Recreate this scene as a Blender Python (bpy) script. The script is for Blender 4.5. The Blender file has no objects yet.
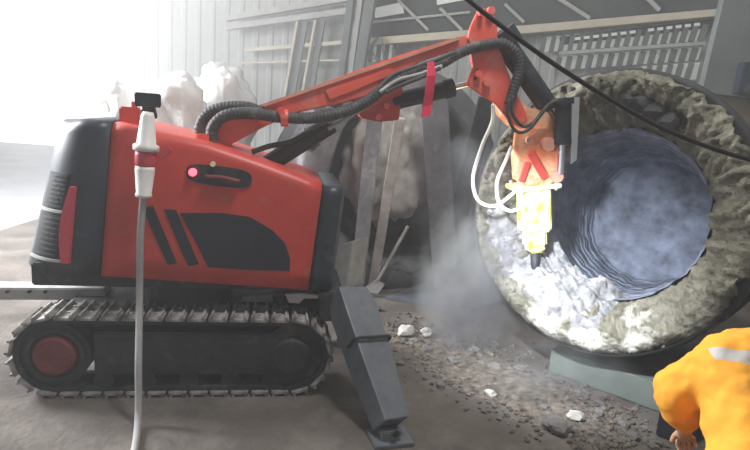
import bpy, bmesh, math, random
from mathutils import Vector, Matrix, noise
random.seed(7)
SC = bpy.context.scene
COL = SC.collection
V = Vector
# ------------------------------------------------------------------ camera, world, lights
FPX = 583.0
CAM_H, PITCH, ROLL = 1.9, math.radians(11), math.radians(4)
_f = V((0, math.cos(PITCH), -math.sin(PITCH)))
_u = V((0, math.sin(PITCH), math.cos(PITCH)))
_r = V((1, 0, 0))
RIGHT = _r*math.cos(ROLL) + _u*math.sin(ROLL)
UP = _u*math.cos(ROLL) - _r*math.sin(ROLL)
CP = V((0, 0, CAM_H))
cam = bpy.data.cameras.new('camera')
cam.sensor_width = 36.0
cam.lens = 36.0*FPX/750.0
cam.clip_end = 300
co = bpy.data.objects.new('camera', cam)
COL.objects.link(co)
m3 = Matrix((RIGHT, UP, -_f)).transposed()
co.matrix_world = Matrix.Translation(CP) @ m3.to_4x4()
SC.camera = co
SC.view_settings.view_transform = 'Standard'
SC.view_settings.look = 'None'
SC.view_settings.gamma = 1.0
SC.view_settings.exposure = 0.0
SC.view_settings.use_curve_mapping = False

def ray(px, py):
    return _f + RIGHT*((px-375)/FPX) + UP*((225-py)/FPX)
def P(px, py, Y):
    d = ray(px, py); return CP + d*(Y/d.y)
def G(px, py, z=0.0):
    d = ray(px, py); return CP + d*((z-CAM_H)/d.z)
def hit(px, py, pt, n):
    d = ray(px, py); return CP + d*((pt-CP).dot(n)/d.dot(n))

world = bpy.data.worlds.new('hall daylight')
SC.world = world
world.use_nodes = True
nt = world.node_tree
nt.nodes.clear()
wo = nt.nodes.new('ShaderNodeOutputWorld')
bg = nt.nodes.new('ShaderNodeBackground')
tc = nt.nodes.new('ShaderNodeTexCoord')
dp = nt.nodes.new('ShaderNodeVectorMath'); dp.operation = 'DOT_PRODUCT'
dd = V((-0.62, 0.75, 0.22)).normalized()
dp.inputs[1].default_value = dd
rp = nt.nodes.new('ShaderNodeValToRGB')
rp.color_ramp.elements[0].position = 0.35
rp.color_ramp.elements[0].color = (0.155, 0.16, 0.165, 1)
rp.color_ramp.elements[1].position = 0.93
rp.color_ramp.elements[1].color = (1.0, 1.0, 1.0, 1)
nt.links.new(tc.outputs['Generated'], dp.inputs[0])
nt.links.new(dp.outputs['Value'], rp.inputs[0])
nt.links.new(rp.outputs[0], bg.inputs['Color'])
bg.inputs['Strength'].default_value = 1.4
nt.links.new(bg.outputs[0], wo.inputs['Surface'])

def light(name, kind, loc, target, energy, color=(1, 1, 1), **kw):
    l = bpy.data.lights.new(name, kind)
    l.energy = energy; l.color = color
    for k, v in kw.items(): setattr(l, k, v)
    o = bpy.data.objects.new(name, l); COL.objects.link(o)
    o.location = loc
    o.rotation_euler = (V(target)-V(loc)).to_track_quat('-Z', 'Y').to_euler()
    return o
# high-bay hall lamp, daylight from the big door at the left, work light on the ladle
light('hall_lamp', 'AREA', (0.8, 2.5, 6.4), (0.3, 4.0, 0), 195, (1.0, 0.97, 0.93), size=0.9)
light('door_daylight', 'AREA', (-7.0, 5.2, 3.6), (-0.8, 8.8, 2.0), 1700, (0.97, 0.98, 1.0), size=3.0)
light('work_light', 'SPOT', (0.35, 2.75, 1.8), (1.33, 4.2, 0.65), 680, (0.86, 0.91, 1.0),
      spot_size=math.radians(66), spot_blend=1.0, shadow_soft_size=0.06)

# ------------------------------------------------------------------ materials
def mat(name, color, rough=0.6, metal=0.0, var=0.25, scale=6.0, bump=0.0, bscale=40.0,
        dust=None, dustamt=0.5, dscale=3.0, coat=0.0, stretch=None):
    m = bpy.data.materials.new(name); m.use_nodes = True
    t = m.node_tree; b = t.nodes['Principled BSDF']
    b.inputs['Roughness'].default_value = rough
    b.inputs['Metallic'].default_value = metal
    if coat: b.inputs['Coat Weight'].default_value = coat
    tx = t.nodes.new('ShaderNodeTexCoord')
    src = tx.outputs['Object']
    if stretch:
        mp = t.nodes.new('ShaderNodeMapping'); mp.inputs['Scale'].default_value = stretch
        t.links.new(src, mp.inputs['Vector']); src = mp.outputs[0]
    n = t.nodes.new('ShaderNodeTexNoise'); n.inputs['Scale'].default_value = scale
    n.inputs['Detail'].default_value = 6; n.inputs['Roughness'].default_value = 0.6
    t.links.new(src, n.inputs['Vector'])
    r = t.nodes.new('ShaderNodeValToRGB')
    c = V(color)
    r.color_ramp.elements[0].position = 0.3
    r.color_ramp.elements[0].color = (*(c*(1-var)), 1)
    r.color_ramp.elements[1].position = 0.7
    r.color_ramp.elements[1].color = (*(c*(1+var)), 1)
    t.links.new(n.outputs['Fac'], r.inputs[0])
    out = r.outputs[0]
    if dust is not None:
        n2 = t.nodes.new('ShaderNodeTexNoise'); n2.inputs['Scale'].default_value = dscale
        n2.inputs['Detail'].default_value = 8; n2.inputs['Roughness'].default_value = 0.68
        t.links.new(src, n2.inputs['Vector'])
        r2 = t.nodes.new('ShaderNodeValToRGB')
        r2.color_ramp.elements[0].position = 0.62-dustamt*0.4
        r2.color_ramp.elements[0].color = (0, 0, 0, 1)
        r2.color_ramp.elements[1].position = 0.9-dustamt*0.4
        r2.color_ramp.elements[1].color = (1, 1, 1, 1)
        t.links.new(n2.outputs['Fac'], r2.inputs[0])
        mx = t.nodes.new('ShaderNodeMixRGB')
        t.links.new(r2.outputs[0], mx.inputs[0]); t.links.new(out, mx.inputs[1])
        mx.inputs[2].default_value = (*dust, 1)
        out = mx.outputs[0]
    t.links.new(out, b.inputs['Base Color'])
    if bump:
        n3 = t.nodes.new('ShaderNodeTexNoise'); n3.inputs['Scale'].default_value = bscale
        n3.inputs['Detail'].default_value = 8
        t.links.new(src, n3.inputs['Vector'])
        bp = t.nodes.new('ShaderNodeBump'); bp.inputs['Strength'].default_value = bump
        bp.inputs['Distance'].default_value = 0.03
        t.links.new(n3.outputs['Fac'], bp.inputs['Height'])
        t.links.new(bp.outputs[0], b.inputs['Normal'])
    return m

M = {}
M['floor'] = mat('dusty dark concrete', (0.11, 0.094, 0.082), 0.9, 0, 0.3, 1.6, 0.35, 25, (0.2, 0.178, 0.16), 0.42, 2.2)
M['apron'] = mat('pale concrete apron', (0.42, 0.43, 0.44), 0.9, 0, 0.15, 1.0)
M['clad'] = mat('grey wall cladding', (0.42, 0.43, 0.405), 0.8, 0, 0.12, 0.9)
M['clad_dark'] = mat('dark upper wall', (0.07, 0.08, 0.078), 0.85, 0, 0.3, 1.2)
M['steelgrey'] = mat('grey green steel', (0.17, 0.19, 0.185), 0.7, 0.1, 0.2, 2)
M['steelpale'] = mat('pale grey steel', (0.45, 0.45, 0.42), 0.7, 0, 0.15, 3)
M['cream'] = mat('cream painted beam', (0.66, 0.6, 0.46), 0.7, 0, 0.15, 2)
M['pane'] = mat('whitish window panes', (0.66, 0.68, 0.64), 0.5, 0, 0.2, 2.5)
M['brown'] = mat('brown wall panel', (0.2, 0.165, 0.125), 0.85, 0, 0.3, 2)
M['red'] = mat('red machine paint', (0.6, 0.062, 0.048), 0.42, 0, 0.12, 4, 0, 40, (0.45, 0.2, 0.17), 0.12, 5)
M['boom_red'] = mat('orange red boom paint', (0.84, 0.12, 0.08), 0.4, 0, 0.12, 4, 0, 40, (0.78, 0.36, 0.3), 0.3, 5)
M['orange'] = mat('orange bracket paint', (0.88, 0.27, 0.1), 0.5, 0, 0.2, 8, 0, 40, (0.9, 0.72, 0.5), 0.5, 9)  # pale cream patches stand for lamp glare, painted into the orange
M['black'] = mat('black blue plastic cover', (0.028, 0.036, 0.052), 0.42, 0, 0.2, 5, 0, 40, (0.16, 0.17, 0.18), 0.12, 4)
M['decal'] = mat('black decal film', (0.02, 0.022, 0.036), 0.5)
M['grille'] = mat('dark grille', (0.016, 0.018, 0.022), 0.7)
M['darksteel'] = mat('dark greasy steel', (0.028, 0.031, 0.04), 0.6, 0.2, 0.3, 8, 0.15, 40, (0.12, 0.115, 0.11), 0.2, 6)
M['track'] = mat('worn dusty track steel', (0.22, 0.21, 0.2), 0.7, 0.15, 0.35, 14, 0.2, 60, (0.5, 0.48, 0.45), 0.5, 12)
M['hub'] = mat('dull red hub paint', (0.16, 0.025, 0.03), 0.6, 0, 0.3, 8)
M['leg'] = mat('blue grey leg steel', (0.15, 0.165, 0.19), 0.5, 0.25, 0.2, 6, 0.05, 40, (0.1, 0.1, 0.1), 0.15, 7)
M['palegrey'] = mat('pale dusty steel plate', (0.42, 0.42, 0.41), 0.7, 0.1, 0.2, 7)
M['chrome'] = mat('bright piston rod', (0.75, 0.76, 0.78), 0.18, 0.9, 0.05)
M['hose'] = mat('black rubber hose', (0.045, 0.046, 0.05), 0.65, 0, 0.2, 30, 0, 40, (0.2, 0.19, 0.18), 0.25, 9)
M['rubber'] = mat('thin black rubber', (0.02, 0.02, 0.022), 0.6)
M['whitecable'] = mat('off white cable', (0.75, 0.74, 0.68), 0.5)
M['cord'] = mat('grey rubber power cord', (0.36, 0.36, 0.36), 0.6, 0, 0.1, 30)
M['plug_white'] = mat('white plug plastic', (0.85, 0.84, 0.8), 0.45, 0, 0.06)
M['plug_red'] = mat('red plug plastic', (0.62, 0.07, 0.1), 0.45, 0, 0.06)
M['pin'] = mat('pale pink dusty pin', (0.75, 0.35, 0.25), 0.5)
M['yellow'] = mat('yellow breaker paint', (0.93, 0.78, 0.05), 0.45, 0, 0.1, 8, 0, 40, (0.95, 0.93, 0.75), 0.62, 9)  # white patches paint the work light's overexposure into the yellow
M['shell'] = mat('dark ladle shell steel', (0.035, 0.035, 0.038), 0.75, 0.1, 0.35, 5, 0.2, 20)
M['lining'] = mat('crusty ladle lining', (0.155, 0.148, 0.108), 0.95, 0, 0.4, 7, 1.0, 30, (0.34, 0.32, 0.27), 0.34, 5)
M['cavity'] = mat('blue grey cavity wall', (0.2, 0.225, 0.285), 0.9, 0, 0.55, 7, 0.4, 26)
M['lump'] = mat('broken white grey slag', (0.28, 0.28, 0.285), 0.95, 0, 0.6, 14, 0.6, 30)
M['oldladle'] = mat('dark blue grey old ladle', (0.14, 0.14, 0.15), 0.85, 0, 0.35, 3, 0.3, 14, (0.33, 0.32, 0.31), 0.25, 2.5)
M['strut'] = mat('pale dusty beam', (0.42, 0.4, 0.37), 0.9, 0, 0.25, 9)
M['bag'] = mat('white woven bag', (0.8, 0.8, 0.77), 0.7, 0, 0.15, 5, 0.3, 14)
M['greenplate'] = mat('grey green stand plate', (0.15, 0.175, 0.15), 0.7, 0, 0.2, 3)
M['rubble'] = mat('brown grey rubble', (0.135, 0.115, 0.093), 0.95, 0, 0.75, 20, 0.4, 40)
M['rock_grey'] = mat('grey rubble chunk', (0.2, 0.19, 0.18), 0.95, 0, 0.4, 14, 0.5, 40)
M['rock_pale'] = mat('pale rubble chunk', (0.55, 0.53, 0.48), 0.95, 0, 0.25, 14, 0.4, 40)
M['ribbon'] = mat('red ribbon cloth', (0.8, 0.03, 0.09), 0.6, 0, 0.1)
M['cable'] = mat('black overhead cable', (0.012, 0.012, 0.012), 0.5)
M['skin'] = mat('skin', (0.5, 0.3, 0.2), 0.6, 0, 0.08)
M['hair'] = mat('black hair', (0.015, 0.012, 0.01), 0.7, 0, 0.3, 30)
M['trousers'] = mat('orange work trousers', (0.66, 0.28, 0.025), 0.85, 0, 0.12, 5, 0.2, 12)
M['boot'] = mat('black boot', (0.02, 0.02, 0.02), 0.6)
M['stripe'] = mat('grey reflective tape', (0.5, 0.5, 0.52), 0.35, 0.2, 0.1, 20)

def emit(name, col, s):
    m = bpy.data.materials.new(name); m.use_nodes = True
    b = m.node_tree.nodes['Principled BSDF']
    b.inputs['Base Color'].default_value = (*col, 1)
    b.inputs['Emission Color'].default_value = (*col, 1)
    b.inputs['Emission Strength'].default_value = s
    return m
M['pane'] = emit('daylit window panes', (0.62, 0.64, 0.6), 0.28)
M['red_led'] = emit('lit red indicator', (1.0, 0.1, 0.14), 3.0)

# cavity with concentric scraped rings: bump along object z
def ring_cavity():
    m = M['cavity']; t = m.node_tree
    b = t.nodes['Principled BSDF']
    tx = t.nodes.new('ShaderNodeTexCoord'); w = t.nodes.new('ShaderNodeTexWave')
    w.wave_type = 'BANDS'; w.bands_direction = 'Z'
    w.inputs['Scale'].default_value = 6.0; w.inputs['Distortion'].default_value = 3.0
    w.inputs['Detail'].default_value = 3.0
    t.links.new(tx.outputs['Object'], w.inputs['Vector'])
    bp = t.nodes.new('ShaderNodeBump'); bp.inputs['Strength'].default_value = 0.4
    bp.inputs['Distance'].default_value = 0.03
    t.links.new(w.outputs['Fac'], bp.inputs['Height'])
    old = b.inputs['Normal'].links[0].from_node
    t.links.new(old.outputs[0], bp.inputs['Normal'])
    t.links.new(bp.outputs[0], b.inputs['Normal'])
ring_cavity()

# ------------------------------------------------------------------ mesh helpers
class MB:
    def __init__(s): s.bm = bmesh.new()
    def face(s, pts):
        vs = [s.bm.verts.new(p) for p in pts]
        try: return s.bm.faces.new(vs)
        except ValueError: return None
    def box(s, c, size, rot=None, bevel=0.0):
        t = bmesh.new(); bmesh.ops.create_cube(t, size=1.0)
        bmesh.ops.scale(t, vec=V(size), verts=t.verts)
        if bevel: bmesh.ops.bevel(t, geom=t.edges[:], offset=bevel, segments=2, affect='EDGES')
        mm = Matrix.Translation(V(c)) @ (rot.to_4x4() if rot is not None else Matrix())
        bmesh.ops.transform(t, matrix=mm, verts=t.verts)
        s.merge(t); return s
    def merge(s, t):
        me = bpy.data.meshes.new('tmp'); t.to_mesh(me); t.free()
        s.bm.from_mesh(me); bpy.data.meshes.remove(me)
    def prism(s, pts, off, bevel=0.0):
        off = V(off); t = bmesh.new()
        a = [t.verts.new(V(p)) for p in pts]; b = [t.verts.new(V(p)+off) for p in pts]
        n = len(a)
        t.faces.new(a); t.faces.new(b[::-1])
        for i in range(n): t.faces.new((a[i], b[i], b[(i+1) % n], a[(i+1) % n]))
        bmesh.ops.recalc_face_normals(t, faces=t.faces)
        if bevel: bmesh.ops.bevel(t, geom=t.edges[:], offset=bevel, segments=2, affect='EDGES')
        s.merge(t); return s
    def beam(s, a, b, w, h, up=(0, 0, 1), bevel=0.0):
        a = V(a); b = V(b); x = (b-a).normalized(); y = V(up).cross(x).normalized(); z = x.cross(y)
        rot = Matrix((x, y, z)).transposed()
        return s.box((a+b)/2, ((b-a).length, w, h), rot, bevel)
    def tube(s, pts, r, seg=10, ribs=0, smooth=8, caps=True, r2=None):
        pts = [V(p) for p in pts]
        if smooth and len(pts) > 2: pts = catmull(pts, smooth)
        if ribs:
            L = sum((pts[i+1]-pts[i]).length for i in range(len(pts)-1))
            pts = resample(pts, max(8, int(L/ribs*4)))
        prev = None; rings = []
        for i, p in enumerate(pts):
            d = (pts[min(i+1, len(pts)-1)]-pts[max(i-1, 0)]).normalized()
            if prev is None:
                u = d.orthogonal().normalized()
            else:
                u = (prev-d*prev.dot(d)).normalized()
            prev = u; v = d.cross(u)
            rr = r if r2 is None else r+(r2-r)*i/(len(pts)-1)
            if ribs: rr *= (1.0, 1.0, 0.92, 0.92)[i % 4]
            rings.append([s.bm.verts.new(p+(u*math.cos(2*math.pi*k/seg)+v*math.sin(2*math.pi*k/seg))*rr) for k in range(seg)])
        for a, b in zip(rings, rings[1:]):
            for k in range(seg):
                f = s.bm.faces.new((a[k], a[(k+1) % seg], b[(k+1) % seg], b[k])); f.smooth = True
        if caps:
            s.bm.faces.new(rings[0][::-1]); s.bm.faces.new(rings[-1])
        return s
    def lathe(s, o, axis, prof, seg=48, smooth=True, rough=None, close=False):
        o = V(o); z = V(axis).normalized()
        x = V((0, 0, 1)).cross(z)
        x = x.normalized() if x.length > 1e-4 else V((1, 0, 0))
        y = z.cross(x); rings = []
        for (d, r) in prof:
            ring = []
            for k in range(seg):
                a = 2*math.pi*k/seg
                dr, dz = rough(a, d, r) if rough else (0, 0)
                ring.append(s.bm.verts.new(o+z*(d+dz)+(x*math.cos(a)+y*math.sin(a))*max(0.0005, r+dr)))
            rings.append(ring)
        prs = list(zip(rings, rings[1:]))
        if close: prs.append((rings[-1], rings[0]))
        for a, b in prs:
            for k in range(seg):
                f = s.bm.faces.new((a[k], a[(k+1) % seg], b[(k+1) % seg], b[k])); f.smooth = smooth
        return s
    def cyl(s, a, b, r, seg=20, r2=None):
        a = V(a); b = V(b); r2 = r if r2 is None else r2
        L = (b-a).length
        return s.lathe(a, b-a, [(0, 0.0005), (0, r), (L, r2), (L, 0.0005)], seg, smooth=False)
    def rock(s, c, r, seed=0, sub=2, amp=0.35, squash=(1, 1, 0.7), freq=1.6):
        t = bmesh.new(); bmesh.ops.create_icosphere(t, subdivisions=sub, radius=1.0)
        off = V((seed*7.13, seed*3.7, seed*1.9))
        for v in t.verts:
            k = 1+amp*noise.noise(v.co*freq+off)+amp*0.5*noise.noise(v.co*freq*2.7+off)
            v.co = V((v.co.x*squash[0], v.co.y*squash[1], v.co.z*squash[2]))*k*r
        rz = Matrix.Rotation(seed*2.39, 4, 'Z')
        bmesh.ops.transform(t, matrix=Matrix.Translation(V(c)) @ rz, verts=t.verts)
        s.merge(t); return s
    def build(s, name, m, parent=None, smooth_angle=None, fix=True):
        bm = s.bm
        if fix: bmesh.ops.recalc_face_normals(bm, faces=bm.faces)
        if parent is not None:
            bmesh.ops.transform(bm, matrix=world_of(parent).inverted(), verts=bm.verts)
        me = bpy.data.meshes.new(name); bm.to_mesh(me); bm.free()
        if m is not None: me.materials.append(m)
        o = bpy.data.objects.new(name, me); COL.objects.link(o)
        if parent is not None: o.parent = parent
        return o
def world_of(o):
    mm = o.matrix_basis.copy()
    while o.parent: o = o.parent; mm = o.matrix_basis @ mm
    return mm
def catmull(p, n):
    q = [p[0]*2-p[1]]+p+[p[-1]*2-p[-2]]; out = []
    for i in range(1, len(q)-2):
        for k in range(n):
            t = k/n
            out.append(0.5*((2*q[i])+(q[i+1]-q[i-1])*t+(2*q[i-1]-5*q[i]+4*q[i+1]-q[i+2])*t*t+(3*q[i]-q[i-1]-3*q[i+1]+q[i+2])*t**3))
    out.append(p[-1]); return out
def resample(p, n):
    L = [0]
    for a, b in zip(p, p[1:]): L.append(L[-1]+(b-a).length)
    out = []; j = 0
    for i in range(n+1):
        s = L[-1]*i/n
        while j < len(p)-2 and L[j+1] < s: j += 1
        t = (s-L[j])/max(1e-9, L[j+1]-L[j]); out.append(p[j].lerp(p[j+1], min(1, max(0, t))))
    return out
def interp(tab, x):
    if x <= tab[0][0]: return tab[0][1]
    for (a, va), (b, vb) in zip(tab, tab[1:]):
        if x <= b: return va+(vb-va)*(x-a)/(b-a)
    return tab[-1][1]
def tag(o, label=None, cat=None, group=None, kind=None):
    if label: o['label'] = label
    if cat: o['category'] = cat
    if group: o['group'] = group
    if kind: o['kind'] = kind
    return o
def empty(name, loc, rz=0.0):
    o = bpy.data.objects.new(name, None); o.empty_display_size = 0.1
    o.location = loc; o.rotation_euler = (0, 0, rz); COL.objects.link(o); return o
def dup(o, loc=None):
    c = o.copy(); COL.objects.link(c)
    for ch in list(o.children):
        d = ch.copy(); COL.objects.link(d); d.parent = c
    if loc is not None: c.location = loc
    return c
def bevel_mod(o, w=0.01, seg=2):
    md = o.modifiers.new('bevel', 'BEVEL'); md.width = w; md.segments = seg; md.limit_method = 'ANGLE'
    return o

# ------------------------------------------------------------------ setting: floor and back wall
b = MB(); b.box((3, 4.2, -0.1), (16, 12.4, 0.2)); tag(b.build('floor', M['floor']), kind='structure')
b = MB(); b.box((-15, 9.0, -0.1), (20, 22, 0.2)); tag(b.build('floor_apron', M['apron']), kind='structure')
WA = math.radians(8)
WO = V((0, 9.6, 0)); WX = V((math.cos(WA), -math.sin(WA), 0)); WN = V((-math.sin(WA), -math.cos(WA), 0))
def WP(px, py, off=0.0): return hit(px, py, WO+WN*off, WN)
def wpoly(name, polys, m, off, depth, kind='structure'):
    b = MB()
    for poly in polys: b.prism([WP(x, y, off) for x, y in poly], -WN*depth)
    return tag(b.build(name, m), kind=kind)
def wline(name, lines, m, off, depth):
    # lines: (x0,y0,x1,y1,w) : bars of pixel width w on the wall plane
    b = MB()
    for (x0, y0, x1, y1, w) in lines:
        a = WP(x0, y0, off); c = WP(x1, y1, off); k = (a-CP).length/FPX
        b.beam(a-WN*depth/2, c-WN*depth/2, w*k, depth, up=WN)
    return tag(b.build(name, m), kind='structure')
u0 = (WP(118, 60)-WO).dot(WX)
b = MB()
z_top = 5.2
def WW(u, z, off=0.0): return WO+WX*u+V((0, 0, z))+WN*off
# ribbed cladding: shallow trapezoid ribs
u = u0; rib = 0.25; prof = []
while u < 9.0:
    prof += [(u, 0), (u+rib*0.55, 0), (u+rib*0.65, 0.014), (u+rib*0.9, 0.014)]; u += rib
for (a, oa), (c, oc) in zip(prof, prof[1:]):
    b.face([WW(a, 0, oa), WW(c, 0, oc), WW(c, z_top, oc), WW(a, z_top, oa)])
b.box(WO+WX*((u0+9)/2)+V((0, 0, z_top/2))-WN*0.13, (9-u0, 0.2, z_top), Matrix.Rotation(-WA, 3, 'Z'))
tag(b.build('wall_back', M['clad']), kind='structure')
# dark upper band right of the left column
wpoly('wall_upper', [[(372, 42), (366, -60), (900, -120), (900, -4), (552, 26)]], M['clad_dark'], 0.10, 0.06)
# beams
wpoly('trim_1', [[(368, 38), (552, 23), (726, 8), (726, 15), (552, 31), (368, 45)]], M['cream'], 0.32, 0.2)
wline('trim_2', [(560, 53, 706, 43, 3.0)], M['steelpale'], 0.26, 0.08)
wline('trim_3', [(244, 50, 346, 42, 3.2), (240, 63, 340, 60, 1.6)], M['cream'], 0.2, 0.08)
wline('trim_4', [(225, 27, 352, 10, 5), (225, 18, 352, -3, 5)], M['steelpale'], 0.3, 0.12)
# grey columns at the left (leaning frame legs)
wline('trim_5', [(303, 20, 288, 104, 9), (322, 20, 309, 100, 5)], M['steelgrey'], 0.22, 0.1)
wline('trim_6', [(297, 20, 283, 104, 2.2), (315, 20, 300, 104, 2.2)], M['cream'], 0.28, 0.06)
wline('trim_7', [(352, -14, 338, 96, 6), (372, -14, 354, 96, 9)], M['steelgrey'], 0.5, 0.2)
wline('trim_8', [(362, -14, 347, 96, 4)], M['steelpale'], 0.46, 0.2)
# light panels and braces in the upper band
wpoly('window_1', [[(374, 8), (402, 2), (404, 13), (375, 18)], [(436, -6), (462, -12), (464, 0), (437, 5)]], M['pane'], 0.13, 0.02)
wline('trim_9', [(398, 0, 428, 30, 2.5), (440, 8, 462, 30, 2.5), (505, 4, 524, 22, 2.5), (552, -6, 590, 18, 3),
                 (636, -14, 660, 10, 3), (372, 22, 470, 12, 2)], M['steelpale'], 0.17, 0.05)
# lattice of thin dark bars right of the left column
wline('trim_10', [(363, 36, 378, 62, 1.6), (378, 36, 362, 58, 1.6), (382, 38, 384, 70, 1.4), (366, 56, 392, 64, 1.4)], M['steelgrey'], 0.4, 0.04)
# slatted windows (pane strip behind, slanted mullions in front)
def slat_window(n, x0, x1, top, bot, step, w, x_gap=None):
    # top/bot: functions of x
    wpoly('window_%d' % n, [[(x0, top(x0)), (x1, top(x1)), (x1-4, bot(x1)), (x0-2, bot(x0))]], M['pane'], 0.12, 0.03)
    L = []
    x = x0
    while x < x1:
        lean = 1.5+0.012*(x-380)
        L.append((x, top(x), x-lean*0.062*(bot(x)-top(x)), bot(x), w)); x += step
    wline('trim_%d' % (20+n), L, M['steelgrey'], 0.18, 0.06)
lt = lambda x: 53-(x-560)*0.069
slat_window(2, 545, 708, lambda x: lt(x)-17+(x-545)*-0.01, lambda x: lt(x)-2, 9.5, 4)
slat_window(3, 560, 702, lambda x: lt(x)+4, lambda x: lt(x)+17, 10.5, 4.5)
slat_window(4, 640, 700, lambda x: lt(x)+19, lambda x: lt(x)+36, 10.5, 4)
slat_window(5, 371, 398, lambda x: 46-(x-371)*0.08, lambda x: 62-(x-371)*0.08, 8, 4)
# row of bright gaps under the beam
L = []
x = 575
while x < 700:
    if not 632 < x < 641:
        y = 37.5-(x-560)*0.118+3
        L.append((x, y, x+5.5, y-0.6, 2.4))
    x += 9.2
wline('window_6', L, M['pane'], 0.2, 0.03)
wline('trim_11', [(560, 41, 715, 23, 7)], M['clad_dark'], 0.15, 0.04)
# big inclined grey green column and brown panel at the right, nearer than the wall
YC = 6.6
b = MB(); b.prism([P(x, y, YC) for x, y in ((731, -30), (860, -50), (840, 110), (702, 92))], (0.1, 0.3, 0))
tag(b.build('trim_12', M['steelgrey']), kind='structure')
b = MB(); b.prism([P(x, y, YC+0.1) for x, y in ((696, 88), (860, 100), (860, 330), (690, 330))], (0, 0.3, 0))
tag(b.build('wall_right', M['brown']), kind='structure')
b = MB(); b.prism([P(x, y, YC-0.12) for x, y in ((745, 62), (790, 58), (786, 100), (738, 93))], (0, 0.12, 0), 0.01)
tag(b.build('junction_box', M['black']), 'dark box fixed on the grey green column at the right edge', 'box')

# ------------------------------------------------------------------ demolition robot
YAW = math.radians(9.5)
RO = V((-1.18, 3.98, 0))
RX = V((math.cos(YAW), math.sin(YAW), 0)); RY = V((-math.sin(YAW), math.cos(YAW), 0))
def RW(x, y, z): return RO+RX*x+RY*y+V((0, 0, z))
def RL(px, py, yl):
    p = hit(px, py, RO+RY*yl, RY); d = p-RO
    return d.dot(RX), p.z
robot = empty('demolition_robot', RO, YAW)
tag(robot, 'red and black tracked demolition robot with long boom reaching into the ladle', 'machine')
# --- hood
HW = 0.43
topt = [RL(*q, -HW) for q in ((52, 121), (66, 117), (118, 122), (160, 131), (205, 141), (262, 160), (305, 176), (325, 184))]
topt = [(a, c) for a, c in topt]
bott = [RL(*q, -HW) for q in ((28, 274), (100, 276), (308, 290), (340, 292))]
SH = 0.085
xr = RL(33, 262, -HW)[0]-0.155
xb = RL(100, 275, -HW)[0]
xf = RL(308, 290, -HW)[0]
xe = RL(332, 291, -HW)[0]
RC = 0.40
def halfw(x):
    d = x-xr
    if d < RC: return HW-RC+RC*math.sqrt(max(0, 1-((RC-d)/RC)**2))
    return HW
def shear(x): return interp([(xr, 0.25), (xb, SH)], x)
def section(x, inset=0.0, hw=None, zt=None, zb=None):
    w = (halfw(x) if hw is None else hw)-inset
    zb = interp(bott, x) if zb is None else zb
    pts = []
    def top_at(xx): return interp(topt, xx)
    xt = x+SH*1.0
    zt = (top_at(xt) if zt is None else zt)-inset
    R = min(0.07, w*0.6)
    pts.append((-w, zb)); 
    for k in range(6): pts.append((-w, zb+(zt-R-zb)*(k+1)/6))
    for k in range(1, 6):
        a = math.pi/2*k/5; pts.append((-w+R-R*math.cos(a), zt-R+R*math.sin(a)))
    n = len(pts)
    pts += [(-y, z) for y, z in pts[::-1]]
    k = shear(x)
    return [RW(x+k*(z-zb), y, z) for y, z in pts]
def loft(b, secs, cap0=True, cap1=True):
    rings = [[b.bm.verts.new(p) for p in s] for s in secs]
    for a, c in zip(rings, rings[1:]):
        n = len(a)
        for k in range(n):
            f = b.bm.faces.new((a[k], a[(k+1) % n], c[(k+1) % n], c[k])); f.smooth = True
    if cap0: b.bm.faces.new(rings[0][::-1])
    if cap1: b.bm.faces.new(rings[-1])
b = MB()
st = [xr+RC*(1-math.cos(math.radians(t))) for t in (3, 12, 22, 34, 46, 58, 70, 80, 90)]+[xb]
loft(b, [section(x) for x in st])
rear_cover = b.build('rear_cover', M['black'], robot)
b = MB()
N = 14
loft(b, [section(xb+0.004+(xf-xb-0.004)*i/N, 0.004) for i in range(N+1)])
hood = b.build('hood', M['red'], robot)
b = MB()
loft(b, [section(x, ins, HW+0.0) for x, ins in ((xf+0.003, 0.012), (xe-0.03, 0.012), (xe, 0.05))])
front_panel = b.build('front_panel', M['black'], robot)
# --- vents on the rounded rear corner
def corner(th, z, off=0.01):
    # th 0 = side, 90 = rear
    t = math.radians(th); zb = interp(bott, xr+RC)
    xx = xr+RC-RC*math.sin(t)
    return RW(xr+RC-(RC+off)*math.sin(t)+shear(xx)*(z-interp(bott, xx)), -(HW-RC)-(RC+off)*math.cos(t), z)
def zpix(px, py): return RL(px, py, -HW+0.1)[1]
def patch(b, t0, t1, z0, z1, off, n=8, sl=0.0):
    for i in range(n):
        a = t0+(t1-t0)*i/n; c = t0+(t1-t0)*(i+1)/n
        b.prism([corner(a, z0, off-0.012), corner(c, z0, off-0.012), corner(c, z1, off-0.012), corner(a, z1, off-0.012)],
                (corner((a+c)/2, z0, off)-corner((a+c)/2, z0, off-0.012)))
for (ya, yb, t0, t1) in ((172, 207, 19, 52), (214, 255, 19, 54)):
    z1 = zpix(55, ya); z0 = zpix(55, yb)
    b = MB(); patch(b, t0, t1, z0, z1, 0.006); vent = b.build('vent', M['grille'], robot)
    nsl = 8
    for k in range(nsl):
        z = z0+(z1-z0)*(k+0.5)/nsl
        b = MB(); patch(b, t0+2, t1-10, z-0.006, z+0.005, 0.011)
        b.build('slat', M['darksteel'], vent)
    b = MB(); patch(b, t0-4, t1+2, z0-0.022, z0-0.006, 0.016); b.build('vent_frame', M['palegrey'], vent)
b = MB()
za = zpix(73, 184); zc = zpix(66, 258)
n = 10
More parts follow.
